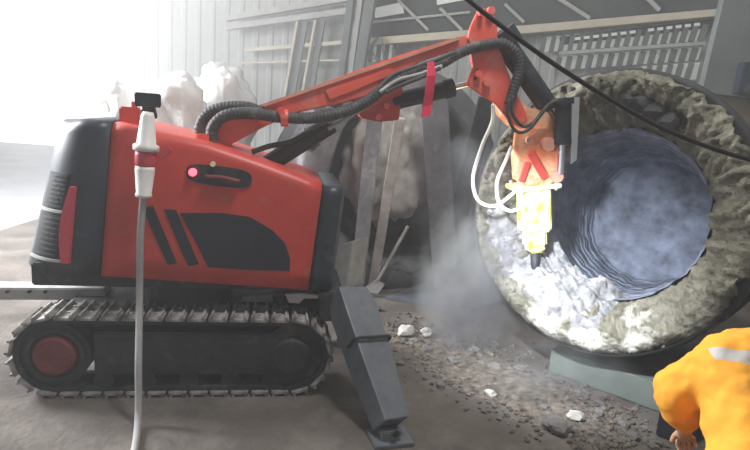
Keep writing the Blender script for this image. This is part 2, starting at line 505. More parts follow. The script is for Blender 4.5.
for k in range(n):
    f0, f1 = k/n, (k+1)/n
    def ed(f): return (9-3*f, 9-3*f+2+9*math.sin(math.pi*min(1, f*0.75+0.1)))
    z0 = za+(zc-za)*f0; z1 = za+(zc-za)*f1
    a0, a1 = ed(f0); c0, c1 = ed(f1)
    q = [corner(a0, z0, 0.004), corner(a1, z0, 0.004), corner(c1, z1, 0.004), corner(c0, z1, 0.004)]
    b.prism(q, corner(15, z0, 0.03)-corner(15, z0, 0.0))
b.build('tail_lamp', M['plug_red'], robot)
# --- decals on the hood side
def side_poly(name, px, m, th=0.004, base=-HW+0.004, parent=hood):
    b = MB(); pts = []
    for x, y in px: pts.append(hit(x, y, RO+RY*(base-0.002), RY))
    b.prism(pts, -RY*th); return b.build(name, m, parent)
side_poly('stripe', [(142, 207), (153, 206), (177, 263), (168, 265)], M['decal'])
side_poly('stripe', [(164, 209), (176, 210), (199, 264), (188, 266)], M['decal'])
side_poly('decal', [(180, 213), (222, 213), (250, 217), (272, 230), (285, 243), (290, 258), (290, 271), (250, 270), (208, 267), (198, 246), (187, 226)], M['decal'])
ov = []
for k in range(20):
    a = 2*math.pi*k/20; ca, sa = math.cos(a), math.sin(a)
    x = 219+33*math.copysign(abs(ca)**0.6, ca); y = 176+10*math.copysign(abs(sa)**0.6, sa)
    ov.append((x, y+(x-219)*0.12))
hp = side_poly('handle_recess', ov, M['darksteel'], 0.006)
b = MB()
b.tube([hit(x, y, RO+RY*(-HW-0.03), RY) for x, y in ((205, 177), (222, 178), (240, 182))], 0.016, 8); b.build('handle', M['hub'], hp)
b = MB(); p = hit(193, 172, RO+RY*(-HW-0.008), RY); b.cyl(p, p-RY*0.02, 0.024); b.build('indicator_lamp', M['red_led'], robot)
b = MB(); p = hit(213, 164, RO+RY*(-HW-0.004), RY); b.cyl(p, p-RY*0.02, 0.016); b.build('button', M['yellow'], robot)
# --- deck, chassis
def rbox(b, x0, x1, y0, y1, z0, z1, bev=0.01):
    b.box(RW((x0+x1)/2, (y0+y1)/2, (z0+z1)/2), (x1-x0, y1-y0, z1-z0), Matrix.Rotation(YAW, 3, 'Z'), bev)
xt0 = RL(4, 350, -0.5)[0]; xt1 = RL(333, 358, -0.5)[0]
b = MB(); rbox(b, xr+0.12, xe-0.02, -0.38, 0.38, 0.70, 0.842)
b.cyl(RW(-0.1, 0, 0.5), RW(-0.1, 0, 0.72), 0.3, 28); b.build('turntable', M['darksteel'], robot)
b = MB(); rbox(b, xt0+0.25, xt1-0.2, -0.22, 0.22, 0.16, 0.52); b.build('chassis', M['darksteel'], robot)
# --- tracks
TR = 0.245
def track_path(s, L):
    # returns position (x,z), tangent angle for arclength s on a stadium of straight length L
    a = math.pi*TR; per = 2*L+2*a; s %= per
    if s < L: return (-L/2+s, 2*TR+0.03, 0)
    s -= L
    if s < a: t = s/TR; return (L/2+TR*math.sin(t), TR+0.03+TR*math.cos(t), -t)
    s -= a
    if s < L: return (L/2-s, 0.03, math.pi)
    s -= L
    t = s/TR; return (-L/2-TR*math.sin(t), TR+0.03-TR*math.cos(t), math.pi-t)
def make_track(yc, w, front):
    L = (xt1-xt0)-2*TR-0.06; cx = (xt0+xt1)/2
    # belt
    b = MB(); seg = 72; per = 2*L+2*math.pi*TR; rings = []
    for i in range(seg):
        x, z, a = track_path(per*i/seg, L)
        nx, nz = math.sin(-a), math.cos(a)
        r = []
        for (yy, k) in ((-w/2+0.03, -0.0), (w/2-0.03, -0.0), (w/2-0.03, -0.035), (-w/2+0.03, -0.035)):
            r.append(b.bm.verts.new(RW(cx+x+nx*k, yc+yy, z+nz*k)))
        rings.append(r)
    for a, c in zip(rings, rings[1:]+rings[:1]):
        for k in range(4): b.bm.faces.new((a[k], a[(k+1) % 4], c[(k+1) % 4], c[k]))
    tr = b.build('track', M['darksteel'], robot)
    npad = 34; pitch = per/npad
    first = None
    for i in range(npad):
        x, z, a = track_path(pitch*(i+0.5), L)
        rot = Matrix.Rotation(-a, 4, 'Y')
        mw = Matrix.Translation(V((cx+x, yc, z))) @ rot
        if first is None:
            pb = MB()
            pb.box((0, 0, 0.005), (pitch*0.86, w, 0.018), None, 0.003)
            for sx in (-0.3, 0.3): pb.box((sx*pitch, 0, 0.02), (0.016, w, 0.026), None, 0.003)
            for sy in (-0.18, 0.18): pb.cyl((0, sy*w, 0.012), (0, sy*w, 0.022), 0.012, 8)
            first = pb.build('track_pad', M['track'])
            first.parent = tr; first.matrix_basis = mw
        else:
            c = first.copy(); COL.objects.link(c); c.parent = tr; c.matrix_basis = mw
    # side frame, wheels
    ys = yc-w/2+0.035
    b = MB(); rbox(b, xt0+0.5, xt1-0.3, ys, yc+w/2-0.05, 0.14, 0.43, 0.012)
    rbox(b, xt0+0.56, xt1-0.36, ys-0.012, ys+0.02, 0.19, 0.39, 0.008)
    b.build('track_frame', M['darksteel'], tr)
    for k in range(5):
        b = MB()
        c = RW(xt0+0.55+k*(xt1-xt0-0.95)/4, 0, 0.1); y0 = RY*(yc-w/2+0.05); y1 = RY*(yc+w/2-0.05)
        b.cyl(c+y0, c+y1, 0.062, 16)
        b.build('roller', M['darksteel'], tr)
    for xx, nm in ((xt0+TR+0.03, 'sprocket'), (xt1-TR-0.03, 'idler')):
        c = RW(xx, 0, TR+0.03)
        b = MB(); b.cyl(c+RY*(yc-w/2+0.05), c+RY*(yc+w/2-0.05), TR-0.04, 32)
        if nm == 'sprocket':
            b.lathe(c+RY*(yc-w/2+0.05), -RY, [(0, 0.17), (0.02, 0.17), (0.025, 0.15), (0.01, 0.14)], 32, False)
        wh = b.build(nm, M['darksteel'], tr)
        b = MB()
        q = c+RY*(yc-w/2+0.05)
        b.lathe(q, -RY, [(0, 0.13), (0.035, 0.125), (0.045, 0.11), (0.045, 0.0005)], 28, False)
        for k in range(8):
            a = math.pi/4*k; qq = q-RY*0.04+RX*(0.095*math.cos(a))+V((0, 0, 0.095*math.sin(a)))
            b.cyl(qq, qq-RY*0.015, 0.011, 6)
        b.build('hub', M['hub'] if nm == 'sprocket' else M['darksteel'], tr)
make_track(-0.35, 0.30, True)
make_track(0.35, 0.30, False)
# pale guard plate and rail above the track, seen under the hood
b = MB(); b.prism([hit(x, y, RO+RY*(-0.1), RY) for x, y in ((240, 303), (306, 307), (318, 300), (296, 293), (244, 297))], RY*0.12)
b.build('guard_plate', M['palegrey'], robot)
b = MB(); b.prism([hit(x, y, RO+RY*(-0.36), RY) for x, y in ((285, 293), (300, 292), (318, 294), (318, 297), (304, 297), (299, 302), (289, 301))], -RY*0.03)
b.build('tow_hook', M['palegrey'], robot)
# --- rear outrigger beam pointing back to the left
b = MB()
p0 = hit(108, 291, RO+RY*0.05, RY); p1 = hit(-60, 290, RO+RY*0.05, RY)
b.beam(p0, p1, 0.16, 0.085, bevel=0.008)
rear_leg = b.build('outrigger', M['palegrey'], robot)
for px in (8, 30, 46):
    b = MB(); p = hit(px, 291, RO+RY*(-0.03), RY); b.cyl(p, p-RY*0.02, 0.012, 8); b.build('bolt', M['darksteel'], rear_leg)
# --- near front outrigger
hip = hit(349, 297, RO+RY*(-0.40), RY); foot = G(391, 424, 0.10)
b = MB()
ax = (foot-hip).normalized(); side = ax.cross(V((0, 0, 1))).normalized(); nrm = side.cross(ax)
side = Matrix.Rotation(math.radians(-8), 3, ax) @ side; nrm = side.cross(ax)
def qs(c, a, h): return [c+side*a+nrm*h, c-side*a+nrm*h, c-side*a-nrm*h, c+side*a-nrm*h]
secs = [qs(hip-ax*0.03, 0.11, 0.085), qs(hip+ax*0.12, 0.125, 0.105), qs(hip+(foot-hip)*0.6, 0.11, 0.095), qs(foot, 0.085, 0.08)]
loft(b, secs)
for f in b.bm.faces: f.smooth = False
leg = bevel_mod(b.build('outrigger', M['leg'], robot), 0.008)
b = MB(); b.box((foot.x, foot.y, 0.012), (0.24, 0.2, 0.024), Matrix.Rotation(0.3, 3, 'Z'), 0.004)
b.box((foot.x-0.01, foot.y+0.0, 0.05), (0.11, 0.13, 0.07), Matrix.Rotation(0.3, 3, 'Z'), 0.006)
b.build('foot_plate', M['leg'], leg)
b = MB(); c = foot+V((0.02, -0.07, -0.01)); b.cyl(c, c+V((0.01, -0.02, 0)), 0.022, 12); b.build('pin_hole', M['rubber'], leg)
b = MB(); mid = hip+(foot-hip)*0.42
b.tube([mid+side*0.13+nrm*0.0, mid+side*0.125+nrm*0.115, mid+nrm*0.12, mid-side*0.125+nrm*0.115, mid-side*0.135], 0.010, 8); b.build('hose_loop', M['rubber'], leg)
# --- far front outrigger block
b = MB()
a0 = P(350, 244, 4.35); a1 = P(346, 292, 4.35); ft = V((a1.x+0.55, 4.95, 0.03))
b.prism([P(335, 246, 4.3), P(352, 242, 4.3), P(346, 290, 4.3), P(330, 292, 4.3)], (0.12, 0.22, 0.0), 0.008)
far_leg = b.build('outrigger', M['palegrey'], robot)
b = MB(); b.beam(P(340, 288, 4.4), V((P(340, 288, 4.4).x+0.10, 4.55, 0.05)), 0.14, 0.12, bevel=0.008)
b.box((P(340, 288, 4.4).x+0.10, 4.55, 0.02), (0.22, 0.2, 0.04), None, 0.005); b.build('foot_plate', M['leg'], far_leg)
b = MB(); c = P(334, 292, 3.95); b.beam(c, P(348, 291.5, 3.95), 0.06, 0.03, bevel=0.004); b.build('pin', M['chrome'], robot)
# front cross member joining the legs
b = MB(); b.beam(RW(xt1-0.02, -0.42, 0.6), RW(xt1-0.02, 0.42, 0.6), 0.16, 0.2, bevel=0.01)
b.beam(RW(xt1-0.4, 0, 0.5), RW(xt1, 0, 0.58), 0.3, 0.16, bevel=0.01); b.build('cross_member', M['darksteel'], robot)

# --- arm system
AA = math.radians(10.5)
AB = P(225, 140, 3.92)
AX = V((math.cos(AA), math.sin(AA), 0)); AY = V((-math.sin(AA), math.cos(AA), 0))
def AP(px, py, off=0.0): return hit(px, py, AB+AY*off, AY)
def aprism(px, o0, o1, bevel=0.006):
    b = MB(); b.prism([AP(x, y, o0) for x, y in px], AY*(o1-o0), bevel); return b
# boom base section + boom
b = aprism([(203, 150), (207, 128), (222, 118), (262, 104), (300, 91), (350, 73), (400, 55), (458, 37), (474, 34), (478, 42), (450, 52), (420, 62), (396, 78),
            (375, 94), (340, 104), (300, 112), (266, 126), (232, 144), (222, 152)], -0.08, 0.08, 0.008)
boom = b.build('boom', M['boom_red'], robot)
# side recess plate on the boom
b = aprism([(325, 90), (390, 68), (394, 74), (356, 90), (330, 100)], -0.094, -0.078, 0.003); b.build('stiffener_plate', M['boom_red'], boom)
# top flange lip, dusty pink with the overhead highlight painted in
b = MB()
b.prism([AP(262, 104, -0.1), AP(460, 36.5, -0.1), AP(460, 39.5, -0.1), AP(262, 107.5, -0.1)], AY*0.2); b.build('flange', M['pin'], boom)
# lower bracket of the boom
b = aprism([(352, 100), (378, 86), (404, 78), (399, 120), (380, 122), (362, 118)], -0.07, 0.07, 0.006); br = b.build('cylinder_bracket', M['red'], boom)
for q in ((386, 106), (378, 117)):
    b = MB(); p = AP(*q, -0.07); b.cyl(p, p-AY*0.03, 0.022, 14); b.build('pin', M['boom_red'], br)
# lift cylinder under the boom
b = MB(); b.cyl(AP(262, 168, -0.02), AP(332, 124, -0.02), 0.062, 20); lift = b.build('lift_cylinder', M['rubber'], robot)
for dy in (-5, 5):
    b = MB(); b.cyl(AP(328, 126+dy*0.6, -0.09), AP(366, 104+dy*0.6, -0.09), 0.013, 12); b.build('rod', M['palegrey'], lift)
# dipper cylinder
b = MB(); b.cyl(AP(392, 102, -0.02), AP(452, 88, -0.02), 0.058, 20); b.cyl(AP(445, 89.5, -0.02), AP(453, 87.5, -0.02), 0.066, 20)
b.prism([AP(443, 82, -0.05), AP(451, 80, -0.05), AP(450, 88, -0.05), AP(444, 88, -0.05)], AY*0.05)
dip = b.build('dipper_cylinder', M['rubber'], robot)
b = MB(); b.cyl(AP(452, 88, -0.02), AP(476, 82, -0.02), 0.02, 12); b.build('rod', M['chrome'], dip)
# elbow / dipper plates: two side plates and body
plate = [(479, 9), (485, 8), (494, 13), (497, 24), (498, 44), (506, 66), (513, 84), (520, 100), (526, 112), (528, 120), (516, 126), (507, 118),
         (496, 104), (480, 94), (469, 86), (468, 80), (474, 66), (471, 46), (468, 38), (471, 26)]
b = MB()
b.prism([AP(x, y, -0.10) for x, y in plate], AY*0.03, 0.004)
b.prism([AP(x, y, 0.07) for x, y in plate], AY*0.03, 0.004)
b.prism([AP(x, y, -0.08) for x, y in ((478, 30), (494, 30), (498, 46), (516, 98), (508, 108), (488, 92), (478, 60))], AY*0.16)
dipper = b.build('dipper', M['boom_red'], robot)
for q, r in (((480, 14), 0.018), ((477, 74), 0.024), ((486, 82), 0.03), ((490, 11), 0.026)):
    b = MB(); p = AP(*q, -0.10); b.cyl(p+AY*0.01, p-AY*0.035, r, 16); b.build('pin', M['boom_red'], dipper)
b = MB(); p = [AP(x, y, -0.104) for x, y in ((474, 72), (478, 68), (479, 76), (474, 81))]; b.prism(p, -AY*0.006); b.build('pin_slot', M['rubber'], dipper)
# orange lower end of the dipper
b = aprism([(500, 100), (512, 96), (530, 108), (548, 112), (556, 124), (553, 140), (534, 138), (516, 126), (506, 116)], -0.09, 0.09, 0.006)
b.build('dipper_end', M['orange'], dipper)
# dark tilt cylinder along the back of the dipper
b = MB(); b.cyl(AP(498, 34, 0.0), AP(549, 108, 0.0), 0.075, 20); b.cyl(AP(503, 30, 0.0), AP(512, 44, 0.0), 0.085, 20)
tilt = b.build('tilt_cylinder', M['darksteel'], robot)
b = MB(); b.cyl(AP(548, 106, 0), AP(560, 124, 0), 0.035, 14); b.build('rod', M['chrome'], tilt)
# silver vertical cylinder beside the breaker bracket
b = MB(); b.cyl(AP(563, 101, -0.16), AP(562, 142, -0.16), 0.056, 20); b.cyl(AP(563, 104, -0.16), AP(563, 98, -0.16), 0.075, 20)
b.cyl(AP(562, 138, -0.16), AP(562, 144, -0.16), 0.066, 20)
sil = b.build('bracket_cylinder', M['darksteel'], robot)
b = MB(); b.cyl(AP(562, 142, -0.16), AP(560, 174, -0.16), 0.03, 14); b.build('rod', M['chrome'], sil)
b = aprism([(572, 97), (580, 97), (577, 160), (571, 164)], -0.19, -0.17, 0.003); b.build('guard_plate', M['chrome'], sil)
# breaker bracket (orange linkage)
b = MB()
poly = [(516, 132), (534, 128), (552, 128), (566, 140), (560, 150), (556, 168), (562, 178), (546, 186), (520, 184), (514, 176), (520, 160), (514, 148)]
b.prism([AP(x, y, -0.12) for x, y in poly], AY*0.035, 0.005)
b.prism([AP(x, y, 0.085) for x, y in poly], AY*0.035, 0.005)
b.prism([AP(x, y, -0.09) for x, y in ((520, 150), (545, 146), (548, 182), (522, 182))], AY*0.18, 0.005)
bracket = b.build('breaker_bracket', M['orange'], robot)
for q, r in (((546, 144), 0.05), ((555, 176), 0.042), ((527, 140), 0.026)):
    b = MB(); p = AP(*q, -0.12); b.cyl(p, p-AY*0.05, r, 18); b.build('pin', M['pin'], bracket)
b = MB(); b.beam(AP(530, 152, -0.15), AP(545, 178, -0.15), 0.03, 0.05, bevel=0.005); b.build('link_bar', M['red'], bracket)
b = MB(); b.beam(AP(528, 162, -0.14), AP(521, 182, -0.14), 0.03, 0.04, bevel=0.005)
b.build('link_bar', M['red'], bracket)
# flange plate and breaker body
bt = AP(533, 184, 0); bb = AP(535, 256, 0.0); bd = (bb-bt).normalized()
rot = Matrix((AX, AY, bd.cross(AX)*0+V((0, 0, 1)))).transposed()
bx = (AX-bd*AX.dot(bd)).normalized(); by = bd.cross(bx)
rotb = Matrix((bx, by, bd)).transposed()
b = MB(); b.box(bt+bd*0.012, (0.33, 0.26, 0.035), rotb, 0.006)
b.box(bt+bd*0.19, (0.2, 0.2, 0.34), rotb, 0.02)
b.box(bt+bd*0.34, (0.15, 0.16, 0.30), rotb, 0.03)
b.box(bt+bd*0.47, (0.12, 0.13, 0.1), rotb, 0.02)
brk = b.build('breaker', M['yellow'], robot)
for sx in (-0.4, 0, 0.4):
    for sy in (-1, 1): 
        c = bt+bx*(sx*0.33)+by*(sy*0.1); b = MB(); b.cyl(c-bd*0.03, c+bd*0.045, 0.014, 8); b.build('bolt', M['palegrey'], brk)
b = MB(); b.box(bt+bd*0.17+bx*0.0+by*-0.105, (0.09, 0.03, 0.13), rotb, 0.006); b.build('valve_block', M['yellow'], brk)
b = MB(); b.box(bt+bd*0.36+by*-0.09+bx*0.03, (0.06, 0.03, 0.09), rotb, 0.006); b.build('side_cover', M['yellow'], brk)
b = MB(); b.tube([bt+bd*0.49, bt+bd*0.68, bt+bd*0.76], 0.036, 16, smooth=0, r2=0.028); b.build('chisel', M['darksteel'], brk)

# --- hoses along the arm
def hose(name, pts, r, m, ribs=0, off=-0.14, parent=robot):
    b = MB(); b.tube([AP(*(q if len(q) == 3 else (q[0], q[1], off))) for q in pts], r, 12, ribs)
    return b.build(name, m, parent)
hose('ribbed_hose', [(202, 140, -0.02), (200, 128, -0.02), (207, 115, -0.02), (222, 108, -0.04), (245, 107, -0.08), (262, 112, -0.11)], 0.039, M['hose'], 0.024)
hose('ribbed_hose', [(212, 142), (213, 128), (225, 116), (250, 113), (278, 117), (310, 118), (340, 113), (364, 103), (382, 90), (400, 78), (424, 68)], 0.039, M['hose'], 0.024)
hose('ribbed_hose', [(418, 72), (440, 64), (462, 52), (484, 45), (503, 44), (516, 54), (519, 70), (514, 88), (509, 104)], 0.037, M['hose'], 0.024)
hose('hose', [(360, 106), (376, 92), (392, 76), (412, 68), (436, 60), (456, 52)], 0.014, M['hose'], off=-0.16)
hose('hose', [(380, 92), (398, 80), (420, 74), (442, 66)], 0.014, M['palegrey'], off=-0.17)
hose('hose', [(386, 92), (404, 84), (424, 76), (440, 68)], 0.014, M['hose'], off=-0.18)
hose('hose', [(252, 152, -0.1), (270, 146, -0.1), (290, 142, -0.1), (312, 132, -0.1)], 0.018, M['rubber'])
hose('hose', [(509, 100), (508, 116), (516, 131), (528, 130), (540, 116), (550, 104), (566, 98)], 0.012, M['hose'], off=-0.2)
hose('hose', [(513, 96), (512, 112), (522, 126), (534, 122), (545, 108), (556, 99)], 0.012, M['hose'], off=-0.18)
hose('white_hose', [(493, 104), (492, 122), (482, 146), (473, 178), (478, 200), (494, 206), (510, 196), (520, 186)], 0.013, M['whitecable'], off=-0.12)
hose('white_hose', [(512, 146), (506, 160), (497, 182), (499, 202), (510, 211), (524, 206)], 0.013, M['whitecable'], off=-0.16)
for q in ((206, 141), (284, 118)):
    b = MB(); p = AP(*q, -0.14); b.lathe(p-AX*0.02, AX if q[0] > 250 else V((0, 0, 1)), [(0, 0.055), (0.045, 0.055)], 16, False)
    b.build('hose_clamp', M['boom_red'], boom)
b = MB(); b.prism([AP(277, 108, -0.19), AP(283, 107, -0.19), AP(289, 124, -0.19), AP(283, 126, -0.19)], AY*0.1, 0.003); b.build('hose_strap', M['boom_red'], boom)
# small red post at rear of hood
b = MB(); c = RW(RL(131, 122, -0.2)[0], -0.2, 0); zt = RL(131, 107, -0.2)[1]; zb = 1.6
b.box(V((c.x, c.y, (zt+zb)/2)), (0.12, 0.1, zt-zb), Matrix.Rotation(YAW, 3, 'Z'), 0.012); b.cyl(V((c.x+0.02, c.y, zt)), V((c.x+0.02, c.y, zt+0.035)), 0.02, 10)
b.build('lifting_lug', M['red'], robot)
# cable holder bracket on the hood top
b = MB(); hb = hit(148, 100, RO+RY*(-HW-0.06), RY)
b.beam(hb+RX*-0.07, hb+RX*0.07, 0.05, 0.08, bevel=0.006); b.beam(hb, hb+V((-0.02, 0, -0.12)), 0.04, 0.04, bevel=0.004)
b.beam(hb+V((0, 0.02, 0)), hb+RY*0.16+V((0, 0, -0.1)), 0.04, 0.03, bevel=0.004)
b.build('cable_holder', M['darksteel'], robot)

# ------------------------------------------------------------------ power cable with plug
def CPt(px, py): return hit(px, py, RO+RY*(-HW-0.13), RY)
cabl = empty('power_cable', G(138, 448))
tag(cabl, 'grey power cable hanging from a large white and red plug before the hood', 'cable')
top = CPt(148, 112); bot = CPt(143.5, 198); dn = (bot-top); Lp = dn.length; dn.normalize()
def pl(name, prof, m): 
    b = MB(); b.lathe(top, dn, [(d*Lp, r*0.72) for d, r in prof], 28); return b.build(name, m, cabl)
pl('plug_socket', [(0.0, 0.0005), (0.0, 0.04), (0.05, 0.052), (0.36, 0.075), (0.38, 0.1), (0.44, 0.1), (0.45, 0.07), (0.45, 0.0005)], M['plug_white'])
pl('plug_collar', [(0.44, 0.0005), (0.44, 0.078), (0.50, 0.084), (0.60, 0.08), (0.64, 0.07), (0.64, 0.0005)], M['plug_red'])
pl('plug', [(0.62, 0.0005), (0.62, 0.074), (0.66, 0.078), (0.94, 0.06), (0.95, 0.066), (0.985, 0.066), (0.99, 0.05), (1.0, 0.03), (1.0, 0.0005)], M['plug_white'])
b = MB(); p = top+dn*(0.5*Lp)+RX*0.08; b.beam(p, p+RX*0.06+V((0, 0, 0.05)), 0.03, 0.04, bevel=0.004); b.build('latch', M['plug_red'], cabl)
gend = G(138, 455, 0.02)
b = MB(); b.tube([bot-dn*0.02, CPt(141, 225), CPt(140, 250), CPt(139.5, 300), hit(138.5, 360, RO+RY*(-HW-0.3), RY), hit(138, 420, RO+RY*(-HW-0.42), RY), V((gend.x, gend.y-0.08, 0.03)), V((gend.x+0.05, gend.y-0.4, 0.02)), V((gend.x+0.02, gend.y-1.2, 0.02))], 0.021, 12)
b.build('cord', M['cord'], cabl)
# red ribbon tied to the boom
b = MB()
rp_ = [(428, 62), (427, 76), (425, 92), (423, 106), (421, 117)]
w = 7.5
for i, (q, s) in enumerate(zip(rp_, rp_[1:])):
    o = -0.215-0.02*math.sin(i*1.4)
    o2 = -0.215-0.02*math.sin((i+1)*1.4)
    b.prism([AP(q[0], q[1], o), AP(q[0]+w*(1.2 if i else 0.8), q[1]-1, o), AP(s[0]+w*1.2, s[1]-1, o2), AP(s[0], s[1], o2)], AY*0.008)
tag(b.build('ribbon', M['ribbon']), 'bright red cloth ribbon hanging from the hoses on the boom', 'ribbon')

# ------------------------------------------------------------------ ladle being broken out
def frame(az, el):
    a, e = math.radians(az), math.radians(el)
    n = V((-math.sin(a)*math.cos(e), -math.cos(a)*math.cos(e), math.sin(e)))
    return n
LN = frame(41, 9); LR = 1.0
LC = P(600, 211, 4.1)
lad = empty('ladle', V((LC.x+0.4, LC.y+0.4, 0)))
tag(lad, 'large steel ladle lying open with crusty lining and white lit rubble inside', 'ladle')
def nz(a, d, k, s): return noise.noise(V((math.cos(a)*k, math.sin(a)*k, d*k+s)))
# outer shell
b = MB()
b.lathe(LC, -LN, [(0.03, LR-0.10), (0.0, LR-0.02), (0.0, LR+0.015), (0.10, LR+0.03), (0.12, LR+0.005), (0.75, LR-0.05), (0.76, LR), (0.88, LR-0.005), (0.89, LR-0.06), (1.7, LR-0.14), (1.85, LR-0.3), (1.9, 0.0005)], 72)
b.build('shell', M['shell'], lad)
# lining ring, rough
def lrough(a, d, r):
    w = 1.0 if r > 0.68 else 0.5
    e = nz(a, d+r*0.4, 2.6, 1.3)*0.06+nz(a, d+r, 6.5, 4.0)*0.06+(0.35-abs(nz(a, d+r*2, 11, 8.0)))*0.11-0.025+nz(a, d+r*3, 26, 2.0)*0.045
    return (e*0.6*w, e*w)
prof = []
for d, r in ((0.07, 1.0), (0.0, 1.02), (-0.035, 1.005), (-0.055, 0.975), (-0.06, 0.945), (-0.055, 0.915), (-0.045, 0.89), (-0.03, 0.87), (-0.01, 0.85), (0.012, 0.83), (0.035, 0.81), (0.058, 0.79), (0.08, 0.772), (0.105, 0.755), (0.13, 0.738), (0.155, 0.722), (0.18, 0.707), (0.21, 0.69), (0.25, 0.672), (0.29, 0.658), (0.33, 0.65), (0.36, 0.645)):
    prof.append((d, (0.645+(r-0.645)*0.93)*LR))
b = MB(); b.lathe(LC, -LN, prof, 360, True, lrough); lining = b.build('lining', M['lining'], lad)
# cavity (own frame so the ring grooves follow its axis)
cav = MB()
prof = [(0.30+0.025*i, 0.645-0.003*i) for i in range(41)]+[(1.32, 0.50), (1.34, 0.46), (1.335, 0.3), (1.34, 0.15), (1.34, 0.0005)]
def crough(a, d, r):
    if r < 0.01: return (0, 0)
    return (0.006*math.sin(d*52+2*nz(a, d, 2, 0))+nz(a, d, 7, 9)*0.02, nz(a, d, 5, 2)*0.01)
cav.lathe((0, 0, 0), (0, 0, 1), prof, 120, True, crough)
co_ = cav.build('cavity_wall', M['cavity'])
zq = (-LN).to_track_quat('Z', 'Y').to_matrix().to_4x4()
co_.parent = lad; co_.matrix_basis = Matrix.Translation(LC-V(lad.location)) @ zq
# pale dust on the lower lining, with the lamp's brightness painted in
def dust_and_lamplight():
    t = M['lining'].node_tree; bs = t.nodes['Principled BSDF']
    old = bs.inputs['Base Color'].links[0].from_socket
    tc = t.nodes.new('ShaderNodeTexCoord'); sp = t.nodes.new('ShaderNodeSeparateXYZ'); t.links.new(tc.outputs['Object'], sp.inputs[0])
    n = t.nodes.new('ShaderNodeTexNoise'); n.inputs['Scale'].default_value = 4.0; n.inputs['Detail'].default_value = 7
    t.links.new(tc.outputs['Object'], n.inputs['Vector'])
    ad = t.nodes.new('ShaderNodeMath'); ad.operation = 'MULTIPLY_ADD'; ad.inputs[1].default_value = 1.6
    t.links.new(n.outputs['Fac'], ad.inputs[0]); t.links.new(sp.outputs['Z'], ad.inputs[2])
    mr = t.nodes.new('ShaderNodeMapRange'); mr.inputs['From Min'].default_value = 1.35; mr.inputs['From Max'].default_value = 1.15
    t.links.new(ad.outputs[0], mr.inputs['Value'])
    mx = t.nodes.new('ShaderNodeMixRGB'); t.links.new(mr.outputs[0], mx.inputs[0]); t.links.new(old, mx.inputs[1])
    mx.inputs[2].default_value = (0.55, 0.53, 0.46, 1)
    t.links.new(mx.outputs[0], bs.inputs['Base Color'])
dust_and_lamplight()
# recess shade in the upper lining, put in as dark lumps
s_ = V((0, 0, 1)).cross(LN).normalized(); t_ = LN.cross(s_)
def LP_(r, ang, d): return LC+(s_*math.cos(ang)+t_*math.sin(ang))*r-LN*d
b = MB()
for k, (an, rr) in enumerate(((88, 0.80), (80, 0.78), (72, 0.76), (64, 0.73))):
    b.rock(LP_(rr, math.radians(an), 0.02), 0.085, 40+k, 2, 0.4, (1, 1, 0.8))
b.build('slag_shade_lumps', M['shell'], lad)
# rubble heap in the lower left of the mouth
heap = MB()
gx, gy = 90, 56
vs = []
hv = {}
for i in range(gx):
    for j in range(gy):
        an = math.radians(178+(288-178)*i/(gx-1)); f = j/(gy-1)
        r = 0.93-0.36*f
        d = -0.10+0.46*f
        lift = 0.085+0.05*math.sin(math.pi*f)*math.sin(math.pi*i/(gx-1))
        p = LP_(r, an, d)
        e = noise.noise(p*4)*0.07+noise.noise(p*9+V((3, 1, 0)))*0.05+noise.noise(p*15)*0.04+noise.noise(p*32)*0.03
        edge = min(1, 6*min(i/(gx-1), 1-i/(gx-1)), 7*f)
        p = p+LN*((e*0.6+0.02)*edge-0.10*(1-edge))+V((0, 0, 1))*((lift+e)*edge-0.05*(1-edge))
        hv[i, j] = heap.bm.verts.new(p)
for i in range(gx-1):
    for j in range(gy-1):
        f = heap.bm.faces.new((hv[i, j], hv[i+1, j], hv[i+1, j+1], hv[i, j+1])); f.smooth = True
tag(heap.build('rubble_heap', M['lump']), 'white grey broken rubble heaped in the lower mouth of the ladle', 'rubble', kind='stuff')
# chunks on the heap
for k in range(18):
    an = math.radians(random.uniform(190, 280)); rr = random.uniform(0.62, 0.9)
    p = LP_(rr, an, 0.46*(0.93-rr)/0.36-0.10)+V((0, 0, 0.07))+LN*0.03
    b = MB(); r_ = random.uniform(0.025, 0.06); b.rock((0, 0, 0), r_, k, 2, 0.45, (1, 0.8, 0.7))
    o = b.build('slag_chunk', M['lump']); o.location = p
    da = math.degrees(an)
    tag(o, 'small white grey slag chunk on the heap ' + ('left of the chisel' if da < 215 else 'right below the chisel tip' if da < 245 else 'at the lower right end under the cavity'), 'rock', 'slag chunks in the ladle mouth')
# stand under the ladle: grey green box
s0 = G(548, 372); s1 = G(662, 414); dv = (s1-s0).normalized(); nv = V((-dv.y, dv.x, 0))
if nv.y < 0: nv = -nv
b = MB(); b.prism([s0, s1+dv*0.9, s1+dv*0.9+nv*0.9, s0+nv*0.9], (0, 0, 0.2), 0.01)
st_ = b.build('ladle_stand', M['greenplate'])
tag(st_, 'low grey green steel stand plate on the floor beneath the large ladle', 'stand')
b = MB(); b.prism([G(655, 436), G(690, 448), G(690, 448)+V((0.25, 0.2, 0)), G(655, 436)+V((0.25, 0.25, 0))], (0, 0, 0.24), 0.01)
tag(b.build('tool_box', M['darksteel']), 'dark low steel box on the floor beside the orange worker', 'box')

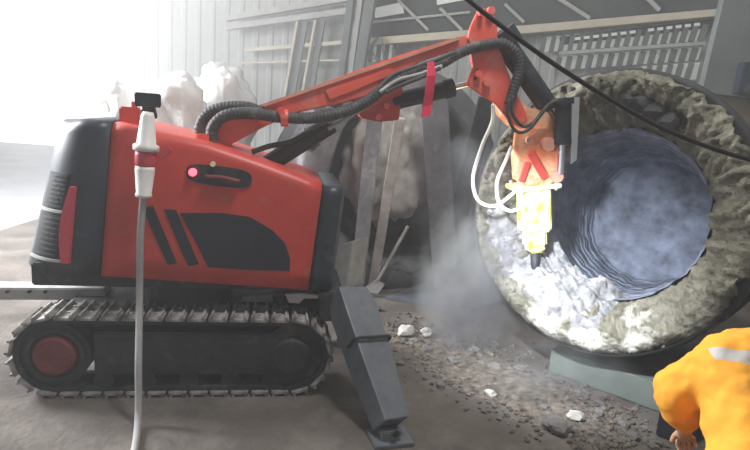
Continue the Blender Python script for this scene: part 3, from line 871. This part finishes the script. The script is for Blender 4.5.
# ------------------------------------------------------------------ second ladle behind
L2 = frame(-28, 4); C2 = P(408, 182, 6.3)
lad2 = empty('ladle', V((C2.x-0.4, C2.y+0.6, 0)))
tag(lad2, 'dark blue grey empty ladle standing behind the robot boom', 'ladle')
b = MB()
b.lathe(C2, -L2, [(0.0, 0.98), (0.0, 1.22), (0.14, 1.24), (0.15, 1.17), (0.9, 1.12), (0.91, 1.2), (1.02, 1.2), (1.03, 1.1), (1.8, 0.98), (1.9, 0.0005)], 64)
b.build('shell', M['oldladle'], lad2)
b = MB(); b.lathe(C2, -L2, [(0.0, 1.0), (-0.02, 0.96), (0.08, 0.9), (0.3, 0.86), (1.0, 0.8), (1.5, 0.74), (1.55, 0.6), (1.56, 0.0005)], 72, True,
                  lambda a, d, r: (0 if r < 0.01 else nz(a, d, 4, 3)*0.05, nz(a, d, 5, 6)*0.03))
b.build('lining', M['oldladle'], lad2)
b = MB()
for k in range(9):
    an = math.radians(98+k*8); s2 = V((0, 0, 1)).cross(L2).normalized(); t2 = L2.cross(s2)
    b.rock(C2+(s2*math.cos(an)+t2*math.sin(an))*1.19-L2*0.05, 0.1, 60+k, 2, 0.45)
b.build('slag_shade_lumps', M['shell'], lad2)
b = MB(); b.rock(P(388, 165, 6.3), 0.6, 71, 5, 0.35, (0.75, 0.5, 1.2)); [setattr(f_, 'smooth', True) for f_ in b.bm.faces]; b.build('slag_lump', M['strut'], lad2)
# dusty beams leaning on the ladle mouth
def leaning(x0, y0, x1, y1, Y0, Y1, w, m, label):
    b = MB(); b.beam(P(x0, y0, Y0), P(x1, y1, Y1), w, 0.06, up=(0, -1, 0), bevel=0.006)
    tag(b.build('steel_beam', m), label, 'beam')
leaning(376, 108, 356, 296, 5.75, G(356, 296).y, 0.15, M['oldladle'], 'dusty narrow beam leaning upright behind the boom bracket')
leaning(400, 118, 372, 290, 5.55, G(372, 290).y, 0.10, M['strut'], 'narrower pale dusty beam just right of the other beam behind the boom')
leaning(434, 94, 446, 296, 5.75, G(446, 296).y, 0.26, M['oldladle'], 'broad grey plate beam standing behind the red ribbon')
leaning(488, 98, 440, 292, 5.7, G(440, 292).y, 0.18, M['shell'], 'dark slanted beam leaning behind the white cables')
# shovel
sh = empty('shovel', G(368, 293))
tag(sh, 'pale shovel with wooden handle standing blade down left of the large ladle', 'shovel')
SY = G(368, 293).y; sa = P(408, 226, SY+0.1); sb = P(378, 280, SY)
b = MB(); b.cyl(sa, sb, 0.018, 12); b.build('handle', M['strut'], sh)
b = MB(); bl = [P(376, 279, SY), P(385, 284, SY), P(378, 294, SY-0.02), P(362, 291, SY-0.02), P(366, 286, SY-0.01)]
b.prism(bl, (0, 0.02, -0.01), 0.003); b.build('blade', M['palegrey'], sh)
# flat pale debris plates on floor near the shovel
b = MB(); q = [G(385, 300), G(470, 312), G(520, 300), G(430, 284)]; b.prism(q, (0, 0, 0.04), 0.004)
tag(b.build('steel_plate', M['leg']), 'flat grey steel plate on the floor below the shovel', 'plate')

# ------------------------------------------------------------------ bulk bags behind the hood
def bag_mesh(seed, w, h, nm):
    t = MB(); tb = bmesh.new(); bmesh.ops.create_cube(tb, size=1.0)
    bmesh.ops.subdivide_edges(tb, edges=tb.edges[:], cuts=11, use_grid_fill=True)
    for v in tb.verts:
        c = v.co.copy(); z = c.z+0.5
        bul = 1+0.16*math.sin(math.pi*min(1, z*1.05))
        sph = c.normalized()*0.55
        c2 = c.lerp(sph, 0.45)
        x, y, zz = c2.x*w*bul*1.1, c2.y*w*bul*1.1, (c2.z+0.42)*h*1.12
        e = noise.noise(V((x*3, y*3, zz*3))+V((seed*5, 0, 0)))*0.14+noise.noise(V((x*7, y*7, zz*6))+V((0, seed*3, 0)))*0.07+noise.noise(V((x*16, y*16, zz*12)))*0.045
        nn = c.normalized()
        v.co = V((x, y, max(0, zz)))+nn*e
    for v in tb.verts: v.co.z = max(0.0, v.co.z)
    for f in tb.faces: f.smooth = True
    t.merge(tb)
    return t.build(nm, M['bag'])
def bag(px, py_top, Y, w, h, seed, label, base=0.0):
    p = P(px, py_top, Y)
    o = bag_mesh(seed, w, h, 'bulk_bag'); o.location = (p.x, p.y, base); o.rotation_euler = (0, 0, seed*0.7)
    tag(o, label, 'bag', 'bulk bags behind the robot')
    return o
zz = lambda px, py, Y: P(px, py, Y).z
lower = bag(100, 90, 6.0, 0.52, 1.15, 1, 'bulk bag at the bottom of the left stack behind the hood')
bag(168, 90, 6.2, 0.52, 1.15, 2, 'bulk bag under the middle white bag behind the hood')
bag(218, 90, 6.9, 0.5, 1.15, 3, 'bulk bag under the right white bag beside the hose loops')
b1 = bag(114, 92, 6.0, 0.36, 0.78, 4, 'small grey white bag peeking over the rear of the hood', 1.17)
b2 = bag(176, 80, 6.2, 0.5, 0.92, 5, 'crumpled white bulk bag on top of the stack behind the plug', 1.17)
b3 = bag(222, 78, 6.9, 0.5, 1.05, 6, 'white bulk bag behind the two ribbed hose loops', 1.17)

# ------------------------------------------------------------------ overhead black cable in front
b = MB(); b.tube([P(180, -420, 3.4), P(330, -150, 2.8), P(420, -45, 2.6), P(466, -2, 2.6), P(500, 25, 2.6), P(560, 68, 2.6), P(640, 117, 2.6), P(700, 144, 2.6), P(760, 162, 2.6), P(840, 178, 2.6), P(1000, 196, 2.7), P(1500, 180, 3.4)], 0.0105, 10)
tag(b.build('overhead_cable', M['cable']), 'thick black cable slung across the air in front of the large ladle', 'cable')

# ------------------------------------------------------------------ rubble on the floor
rb = MB()
band = [(400, 332, 22), (440, 350, 32), (490, 372, 36), (540, 398, 36), (590, 420, 30), (630, 440, 24)]
cnt = 0
while cnt < 2300:
    t = random.random()*(len(band)-1); i = int(t); f = t-i
    x = band[i][0]*(1-f)+band[i+1][0]*f; y = band[i][1]*(1-f)+band[i+1][1]*f; s = band[i][2]
    p = G(x+random.gauss(0, s*0.7), y+random.gauss(0, s*0.42))
    r = random.uniform(0.007, 0.022)*(1.5 if random.random() < 0.12 else 1)
    rb.rock((p.x, p.y, r*0.35), r, cnt*0.37, 1, 0.5, (1, 0.9, 0.65)); cnt += 1
tag(rb.build('gravel', M['rubble'], fix=False), 'scattered brown grey gravel strewn in a diagonal band across the floor', 'gravel', kind='stuff')
# low dusty mound under the rubble
md_ = MB(); hv = {}
gx, gy = 60, 30
a0 = G(388, 326); a1 = G(640, 448); dv2 = (a1-a0); L_ = dv2.length; dv2.normalize(); nv2 = V((-dv2.y, dv2.x, 0))
for i in range(gx):
    for j in range(gy):
        u_ = i/(gx-1); v_ = j/(gy-1)*2-1
        p = a0+dv2*(L_*u_)+nv2*(v_*0.42)
        hgt = max(0, (1-v_*v_))*min(1, 5*u_, 5*(1-u_))
        n_ = noise.noise(p*2.2)*0.5+0.5+noise.noise(p*9)*0.45+noise.noise(p*24)*0.25
        hv[i, j] = md_.bm.verts.new((p.x, p.y, -0.012+0.06*hgt*n_))
for i in range(gx-1):
    for j in range(gy-1):
        f = md_.bm.faces.new((hv[i, j], hv[i+1, j], hv[i+1, j+1], hv[i, j+1])); f.smooth = True
tag(md_.build('rubble_mound', M['rubble']), 'low dusty rubble layer on the floor between outrigger foot and ladle stand', 'rubble', kind='stuff')
# larger chunks
protos = []
for k in range(6):
    b = MB(); b.rock((0, 0, 0), 1.0, 11+k, 2, 0.45, (1, 0.8, 0.6), 1.4)
    protos.append(b)
pm = [pb.build('rubble_chunk', M['rock_grey']) for pb in protos]
placed = 0
def chunk(px, py, r, k, m=None, label=None, group=True):
    global placed
    o = pm[k] if not pm[k].get('used') else pm[k].copy()
    if not pm[k].get('used'): pm[k]['used'] = 1
    else: COL.objects.link(o)
    p = G(px, py); o.location = (p.x, p.y, r*0.45); o.scale = (r, r, r); o.rotation_euler = (0, 0, random.uniform(0, 6.28))
    if m is not None:
        o.data = o.data.copy(); o.data.materials[0] = m
    zone = ('grey brown chunk in the rubble just right of the outrigger foot' if px < 450 else
            'grey brown chunk in the rubble below the drifting dust plume' if px < 505 else
            'grey brown chunk in the rubble in front of the green stand corner' if px < 560 else
            'grey brown chunk in the rubble between green stand and dark steel box')
    tag(o, label or zone, 'rock', None if label else 'rubble chunks on the floor')
    if label and 'group' in o: del o['group']
    return o
for k in range(46):
    t = random.random()*(len(band)-1); i = int(t); f = t-i
    x = band[i][0]*(1-f)+band[i+1][0]*f+random.gauss(0, 18); y = band[i][1]*(1-f)+band[i+1][1]*f+random.gauss(0, 11)
    chunk(x, y, random.uniform(0.022, 0.05), k % 6)
chunk(490, 396, 0.045, 2, M['rock_pale'], 'small pale stone standing out in the middle of the rubble')
chunk(405, 336, 0.09, 1, M['rock_pale'], 'pale dusty clump on the floor right of the outrigger')
chunk(425, 336, 0.07, 3, M['rock_pale'], 'second pale clump beside the dusty clump near the outrigger')
chunk(558, 432, 0.085, 4, M['rock_grey'], 'largest grey chunk at the near end of the rubble')
chunk(575, 420, 0.06, 0, M['rock_pale'], 'flat pale chunk just behind the largest grey chunk')
for o in pm:
    if 'used' in o: del o['used']
for o in list(COL.objects):
    if 'used' in o: del o['used']

# ------------------------------------------------------------------ worker in orange, bending forward
def skin_body(name, joints, edges, m, parent, sub=2):
    me = bpy.data.meshes.new(name)
    names = list(joints); idx = {n: i for i, n in enumerate(names)}
    inv = world_of(parent).inverted()
    me.from_pydata([inv @ V(joints[n][0]) for n in names], [(idx[a], idx[c]) for a, c in edges], [])
    o = bpy.data.objects.new(name, me); COL.objects.link(o); o.parent = parent
    md = o.modifiers.new('skin', 'SKIN'); md.use_smooth_shade = True
    sv = me.skin_vertices[0].data
    for n in names:
        r = joints[n][1]; r = (r, r) if not isinstance(r, tuple) else r
        sv[idx[n]].radius = r; sv[idx[n]].use_root = False
    sv[0].use_root = True
    ss = o.modifiers.new('sub', 'SUBSURF'); ss.levels = sub; ss.render_levels = sub
    me.materials.append(m)
    return o
sL = P(722, 361, 1.95)
pel = P(785, 545, 1.5)
per = empty('person', V((pel.x, pel.y, 0)))
print('PEL', pel)
tag(per, 'person in yellow orange coveralls bending forward at the bottom right corner', 'person')
chest = P(772, 388, 1.95)
sR = V((chest.x+0.19, chest.y+0.02, chest.z+0.04))
mid = P(783, 462, 1.72)
el_ = P(677, 391, 2.0); hd = P(684, 432, 2.08)
elR = V((sR.x+0.12, sR.y+0.12, sR.z-0.25)); hdR = V((sR.x-0.02, sR.y+0.3, sR.z-0.42))
neck = chest+V((0.04, 0.16, -0.05)); head = neck+V((0.05, 0.14, -0.13))
kL = pel+V((-0.16, 0.27, -0.18)); aL = V((pel.x-0.15, pel.y+0.02, 0.09)); kR = pel+V((0.2, 0.27, -0.18)); aR = V((pel.x+0.18, pel.y+0.02, 0.09))
hipL = pel+V((-0.1, 0, -0.03)); hipR = pel+V((0.1, 0, -0.03))
J = {'pel': (pel, 0.12), 'mid': (mid, 0.11), 'chest': (chest, 0.12), 'neck': (neck, 0.055), 'head': (head, (0.085, 0.1)), 'crown': (head+V((0.02, 0.09, -0.05)), 0.075),
     'sL': (sL, 0.06), 'elL': (el_, 0.042), 'wrL': (el_.lerp(hd, 0.85), 0.028), 'sR': (sR, 0.06), 'elR': (elR, 0.042), 'wrR': (elR.lerp(hdR, 0.85), 0.028),
     'hipL': (hipL, 0.1), 'kL': (kL, 0.062), 'aL': (aL, 0.042), 'hipR': (hipR, 0.1), 'kR': (kR, 0.062), 'aR': (aR, 0.042),
     'toeL': (aL+V((-0.02, 0.18, -0.045)), 0.035), 'toeR': (aR+V((0.02, 0.18, -0.045)), 0.035)}
Ed = [('pel', 'mid'), ('mid', 'chest'), ('chest', 'neck'), ('neck', 'head'), ('head', 'crown'), ('chest', 'sL'), ('sL', 'elL'), ('elL', 'wrL'), ('chest', 'sR'), ('sR', 'elR'), ('elR', 'wrR'),
      ('pel', 'hipL'), ('hipL', 'kL'), ('kL', 'aL'), ('aL', 'toeL'), ('pel', 'hipR'), ('hipR', 'kR'), ('kR', 'aR'), ('aR', 'toeR')]
def hand(pre, wr, h, side):
    d = (h-wr).normalized(); s = V((1, 0, 0)) if abs(d.x) < 0.8 else V((0, 1, 0))
    s = (s-d*s.dot(d)).normalized()*side; n = d.cross(s)
    palm = wr+d*0.05
    J[pre+'palm'] = (palm, (0.03, 0.018)); Ed.append((pre+'wr', pre+'palm') if False else ('wr'+pre, pre+'palm'))
    for i, (o_, ln) in enumerate(((-0.03, 0.06), (-0.01, 0.072), (0.01, 0.068), (0.03, 0.052))):
        a = palm+s*o_+d*0.035; k1 = a+d*ln*0.5; k2 = k1+d*ln*0.3+n*ln*0.35
        for q, (pt, r) in enumerate(((a, 0.0095), (k1, 0.009), (k2, 0.008))): J['%sf%d%d' % (pre, i, q)] = (pt, r)
        Ed.extend([(pre+'palm', '%sf%d0' % (pre, i)), ('%sf%d0' % (pre, i), '%sf%d1' % (pre, i)), ('%sf%d1' % (pre, i), '%sf%d2' % (pre, i))])
    a = palm-s*0.035-d*0.01; k1 = a-s*0.02+d*0.03+n*0.01
    J[pre+'t0'] = (a, 0.011); J[pre+'t1'] = (k1, 0.009); Ed.extend([(pre+'palm', pre+'t0'), (pre+'t0', pre+'t1')])
hand('L', J['wrL'][0], hd+(hd-el_).normalized()*0.05, 1); hand('R', J['wrR'][0], hdR+(hdR-elR).normalized()*0.05, -1)
skin_body('body', J, Ed, M['skin'], per)
# jacket with reflective band across the upper back
mj = mat('yellow orange work jacket', (0.82, 0.36, 0.03), 0.85, 0, 0.1, 4, 0.35, 9)
JJ = {'pel': (pel, 0.2), 'mid': (mid, 0.19), 'chest': (chest, 0.165), 'col': (neck-(neck-chest)*0.35, 0.09),
      'sL': (sL, 0.095), 'a1': (sL.lerp(el_, 0.5), 0.088), 'elL': (el_, 0.082), 'c1': (el_.lerp(hd, 0.45), 0.07), 'wrL': (el_.lerp(hd, 0.78), 0.05),
      'sR': (sR, 0.095), 'a2': (sR.lerp(elR, 0.5), 0.085), 'elR': (elR, 0.078), 'wrR': (elR.lerp(hdR, 0.78), 0.05)}
JJ['yoke'] = (sL.lerp(sR, 0.5)+V((0, 0.0, 0.02)), 0.15)
JJ['hemL'] = (pel+V((-0.13, 0.02, 0)), 0.13); JJ['hemR'] = (pel+V((0.13, 0.02, 0)), 0.13); JJ['ribL'] = (mid+V((-0.08, 0, 0)), 0.15); JJ['ribR'] = (mid+V((0.12, 0, 0)), 0.15)
JE = [('hemL', 'ribL'), ('hemR', 'ribR'), ('ribL', 'sL'), ('ribR', 'sR'), ('yoke', 'sL'), ('yoke', 'sR'), ('yoke', 'mid'), ('pel', 'mid'), ('mid', 'chest'), ('chest', 'col'), ('chest', 'sL'), ('sL', 'a1'), ('a1', 'elL'), ('elL', 'c1'), ('c1', 'wrL'), ('chest', 'sR'), ('sR', 'a2'), ('a2', 'elR'), ('elR', 'wrR')]
def capsule_body(name, joints, edges, m, parent, vox=0.012):
    b = MB()
    for n in joints:
        r = joints[n][1]; b.lathe(joints[n][0]-V((0, 0, r)), (0, 0, 1), [(r-r*math.cos(math.pi*i/10), r*math.sin(math.pi*i/10)) for i in range(11)], 20)
    for p, q in edges:
        p0, r0 = joints[p]; p1, r1 = joints[q]; b.cyl(p0, p1, r0, 20, r1)
    o = b.build(name, m, parent)
    rm = o.modifiers.new('remesh', 'REMESH'); rm.mode = 'VOXEL'; rm.voxel_size = vox; rm.use_smooth_shade = True
    sm = o.modifiers.new('smooth', 'SMOOTH'); sm.iterations = 10; sm.factor = 0.6
    return o
jk = capsule_body('jacket', JJ, JE, mj, per)
tx_ = bpy.data.textures.new('folds', 'CLOUDS'); tx_.noise_scale = 0.11
dm = jk.modifiers.new('folds', 'DISPLACE'); dm.texture = tx_; dm.strength = 0.05; dm.mid_level = 0.5
# band in the jacket's own material
t = mj.node_tree; bs = t.nodes['Principled BSDF']
oldc = bs.inputs['Base Color'].links[0].from_socket
tcn = t.nodes.new('ShaderNodeTexCoord'); dt = t.nodes.new('ShaderNodeVectorMath'); dt.operation = 'DOT_PRODUCT'
axis = (chest-mid).normalized(); dt.inputs[1].default_value = axis
t.links.new(tcn.outputs['Object'], dt.inputs[0])
v0 = (sL-V(per.location)).dot(axis)-0.035
cm = t.nodes.new('ShaderNodeMath'); cm.operation = 'COMPARE'; cm.inputs[1].default_value = v0; cm.inputs[2].default_value = 0.024
t.links.new(dt.outputs['Value'], cm.inputs[0])
sp = t.nodes.new('ShaderNodeSeparateXYZ'); t.links.new(tcn.outputs['Object'], sp.inputs[0])
gt = t.nodes.new('ShaderNodeMath'); gt.operation = 'GREATER_THAN'; gt.inputs[1].default_value = sL.x-per.location.x-0.07
t.links.new(sp.outputs['X'], gt.inputs[0])
mu = t.nodes.new('ShaderNodeMath'); mu.operation = 'MULTIPLY'; t.links.new(cm.outputs[0], mu.inputs[0]); t.links.new(gt.outputs[0], mu.inputs[1])
mx = t.nodes.new('ShaderNodeMixRGB'); t.links.new(mu.outputs[0], mx.inputs[0]); t.links.new(oldc, mx.inputs[1]); mx.inputs[2].default_value = (0.5, 0.47, 0.45, 1)
t.links.new(mx.outputs[0], bs.inputs['Base Color'])
TJ = {'pel': (pel, 0.17), 'hipL': (hipL, 0.13), 'kL': (kL, 0.09), 'aL': (aL+V((0, 0, 0.05)), 0.07), 'hipR': (hipR, 0.13), 'kR': (kR, 0.09), 'aR': (aR+V((0, 0, 0.05)), 0.07)}
capsule_body('trousers', TJ, [('pel', 'hipL'), ('hipL', 'kL'), ('kL', 'aL'), ('pel', 'hipR'), ('hipR', 'kR'), ('kR', 'aR')], M['trousers'], per)
for s, a in ((-1, aL), (1, aR)):
    BJ = {'a': (a+V((0, 0, 0.04)), 0.06), 'h': (a+V((0, -0.03, -0.035)), 0.05), 't': (a+V((s*0.01, 0.12, -0.04)), 0.048), 'e': (a+V((s*0.02, 0.2, -0.045)), 0.04)}
    skin_body('boot', BJ, [('a', 'h'), ('h', 't'), ('t', 'e')], M['boot'], per)
b = MB(); b.rock(head+V((0.015, 0.02, 0.035)), 0.115, 3, 3, 0.06, (1, 1.1, 0.95)); b.build('hair', M['hair'], per)

# ------------------------------------------------------------------ dust in the air
def volume(name, dens, aniso=0.3, col=(0.9, 0.9, 0.88), noise_scale=None, ctr=None):
    m = bpy.data.materials.new(name); m.use_nodes = True
    t = m.node_tree; t.nodes.clear()
    o = t.nodes.new('ShaderNodeOutputMaterial'); v = t.nodes.new('ShaderNodeVolumeScatter')
    v.inputs['Color'].default_value = (*col, 1); v.inputs['Density'].default_value = dens; v.inputs['Anisotropy'].default_value = aniso
    t.links.new(v.outputs[0], o.inputs['Volume'])
    if noise_scale:
        tc = t.nodes.new('ShaderNodeTexCoord'); n = t.nodes.new('ShaderNodeTexNoise'); n.inputs['Scale'].default_value = noise_scale
        n.inputs['Detail'].default_value = 3
        t.links.new(tc.outputs['Object'], n.inputs['Vector'])
        ln = t.nodes.new('ShaderNodeVectorMath'); ln.operation = 'LENGTH'; t.links.new(tc.outputs['Object'], ln.inputs[0])
        mr = t.nodes.new('ShaderNodeMapRange'); mr.inputs['From Min'].default_value = 1.0; mr.inputs['From Max'].default_value = 0.1
        mr.inputs['To Min'].default_value = 0; mr.inputs['To Max'].default_value = 1
        t.links.new(ln.outputs['Value'], mr.inputs['Value'])
        r = t.nodes.new('ShaderNodeMapRange'); r.inputs['From Min'].default_value = 0.4 if noise_scale > 0 else -1.0; r.inputs['From Max'].default_value = 0.65 if noise_scale > 0 else -0.5
        t.links.new(n.outputs['Fac'], r.inputs['Value'])
        mu = t.nodes.new('ShaderNodeMath'); mu.operation = 'MULTIPLY'; t.links.new(mr.outputs[0], mu.inputs[0]); t.links.new(r.outputs[0], mu.inputs[1])
        m2 = t.nodes.new('ShaderNodeMath'); m2.operation = 'MULTIPLY'; t.links.new(mu.outputs[0], m2.inputs[0]); m2.inputs[1].default_value = dens
        t.links.new(m2.outputs[0], v.inputs['Density'])
    return m
b = MB(); b.box((-0.6, 7.4, 2.8), (15, 3.4, 5.4))
tag(b.build('haze', volume('hall haze', 0.05, 0.2)), 'pale dust haze filling the back of the hall', 'haze', kind='stuff')
b = MB(); b.box((-0.6, 2.8, 2.8), (15, 5.7, 5.4))
tag(b.build('haze', volume('near haze', 0.013, 0.2)), 'thin dusty haze around the robot and the worker', 'haze', kind='stuff')
t_ = bmesh.new(); bmesh.ops.create_icosphere(t_, subdivisions=3, radius=1.0)
b = MB(); b.merge(t_); pc = b.build('door_dust', volume('door dust', 0.7, 0.2, (0.97, 0.97, 0.97), -1))
pc.location = (-2.7, 7.5, 2.7); pc.scale = (2.9, 1.6, 2.8)
tag(pc, 'bright dust cloud drifting in the daylight by the open hall side', 'dust', kind='stuff')
t_ = bmesh.new(); bmesh.ops.create_icosphere(t_, subdivisions=3, radius=1.0)
b = MB(); b.merge(t_); pc = b.build('dust_plume', volume('dust plume', 12.0, 0.2, (0.92, 0.96, 0.89), 1.6))
pc.location = P(472, 285, 4.55); pc.scale = (0.5, 0.4, 0.75)
tag(pc, 'whitish dust plume rising at the lower left rim of the large ladle', 'dust', kind='stuff')

t_ = bmesh.new(); bmesh.ops.create_icosphere(t_, subdivisions=3, radius=1.0)
b = MB(); b.merge(t_); pc = b.build('dust_plume', volume('low dust', 3.0, 0.2, (0.9, 0.95, 0.9), 1.4))
pc.location = P(560, 372, 3.75); pc.scale = (0.6, 0.22, 0.3)
tag(pc, 'thin greenish dust drifting low before the ladle stand', 'dust', kind='stuff')
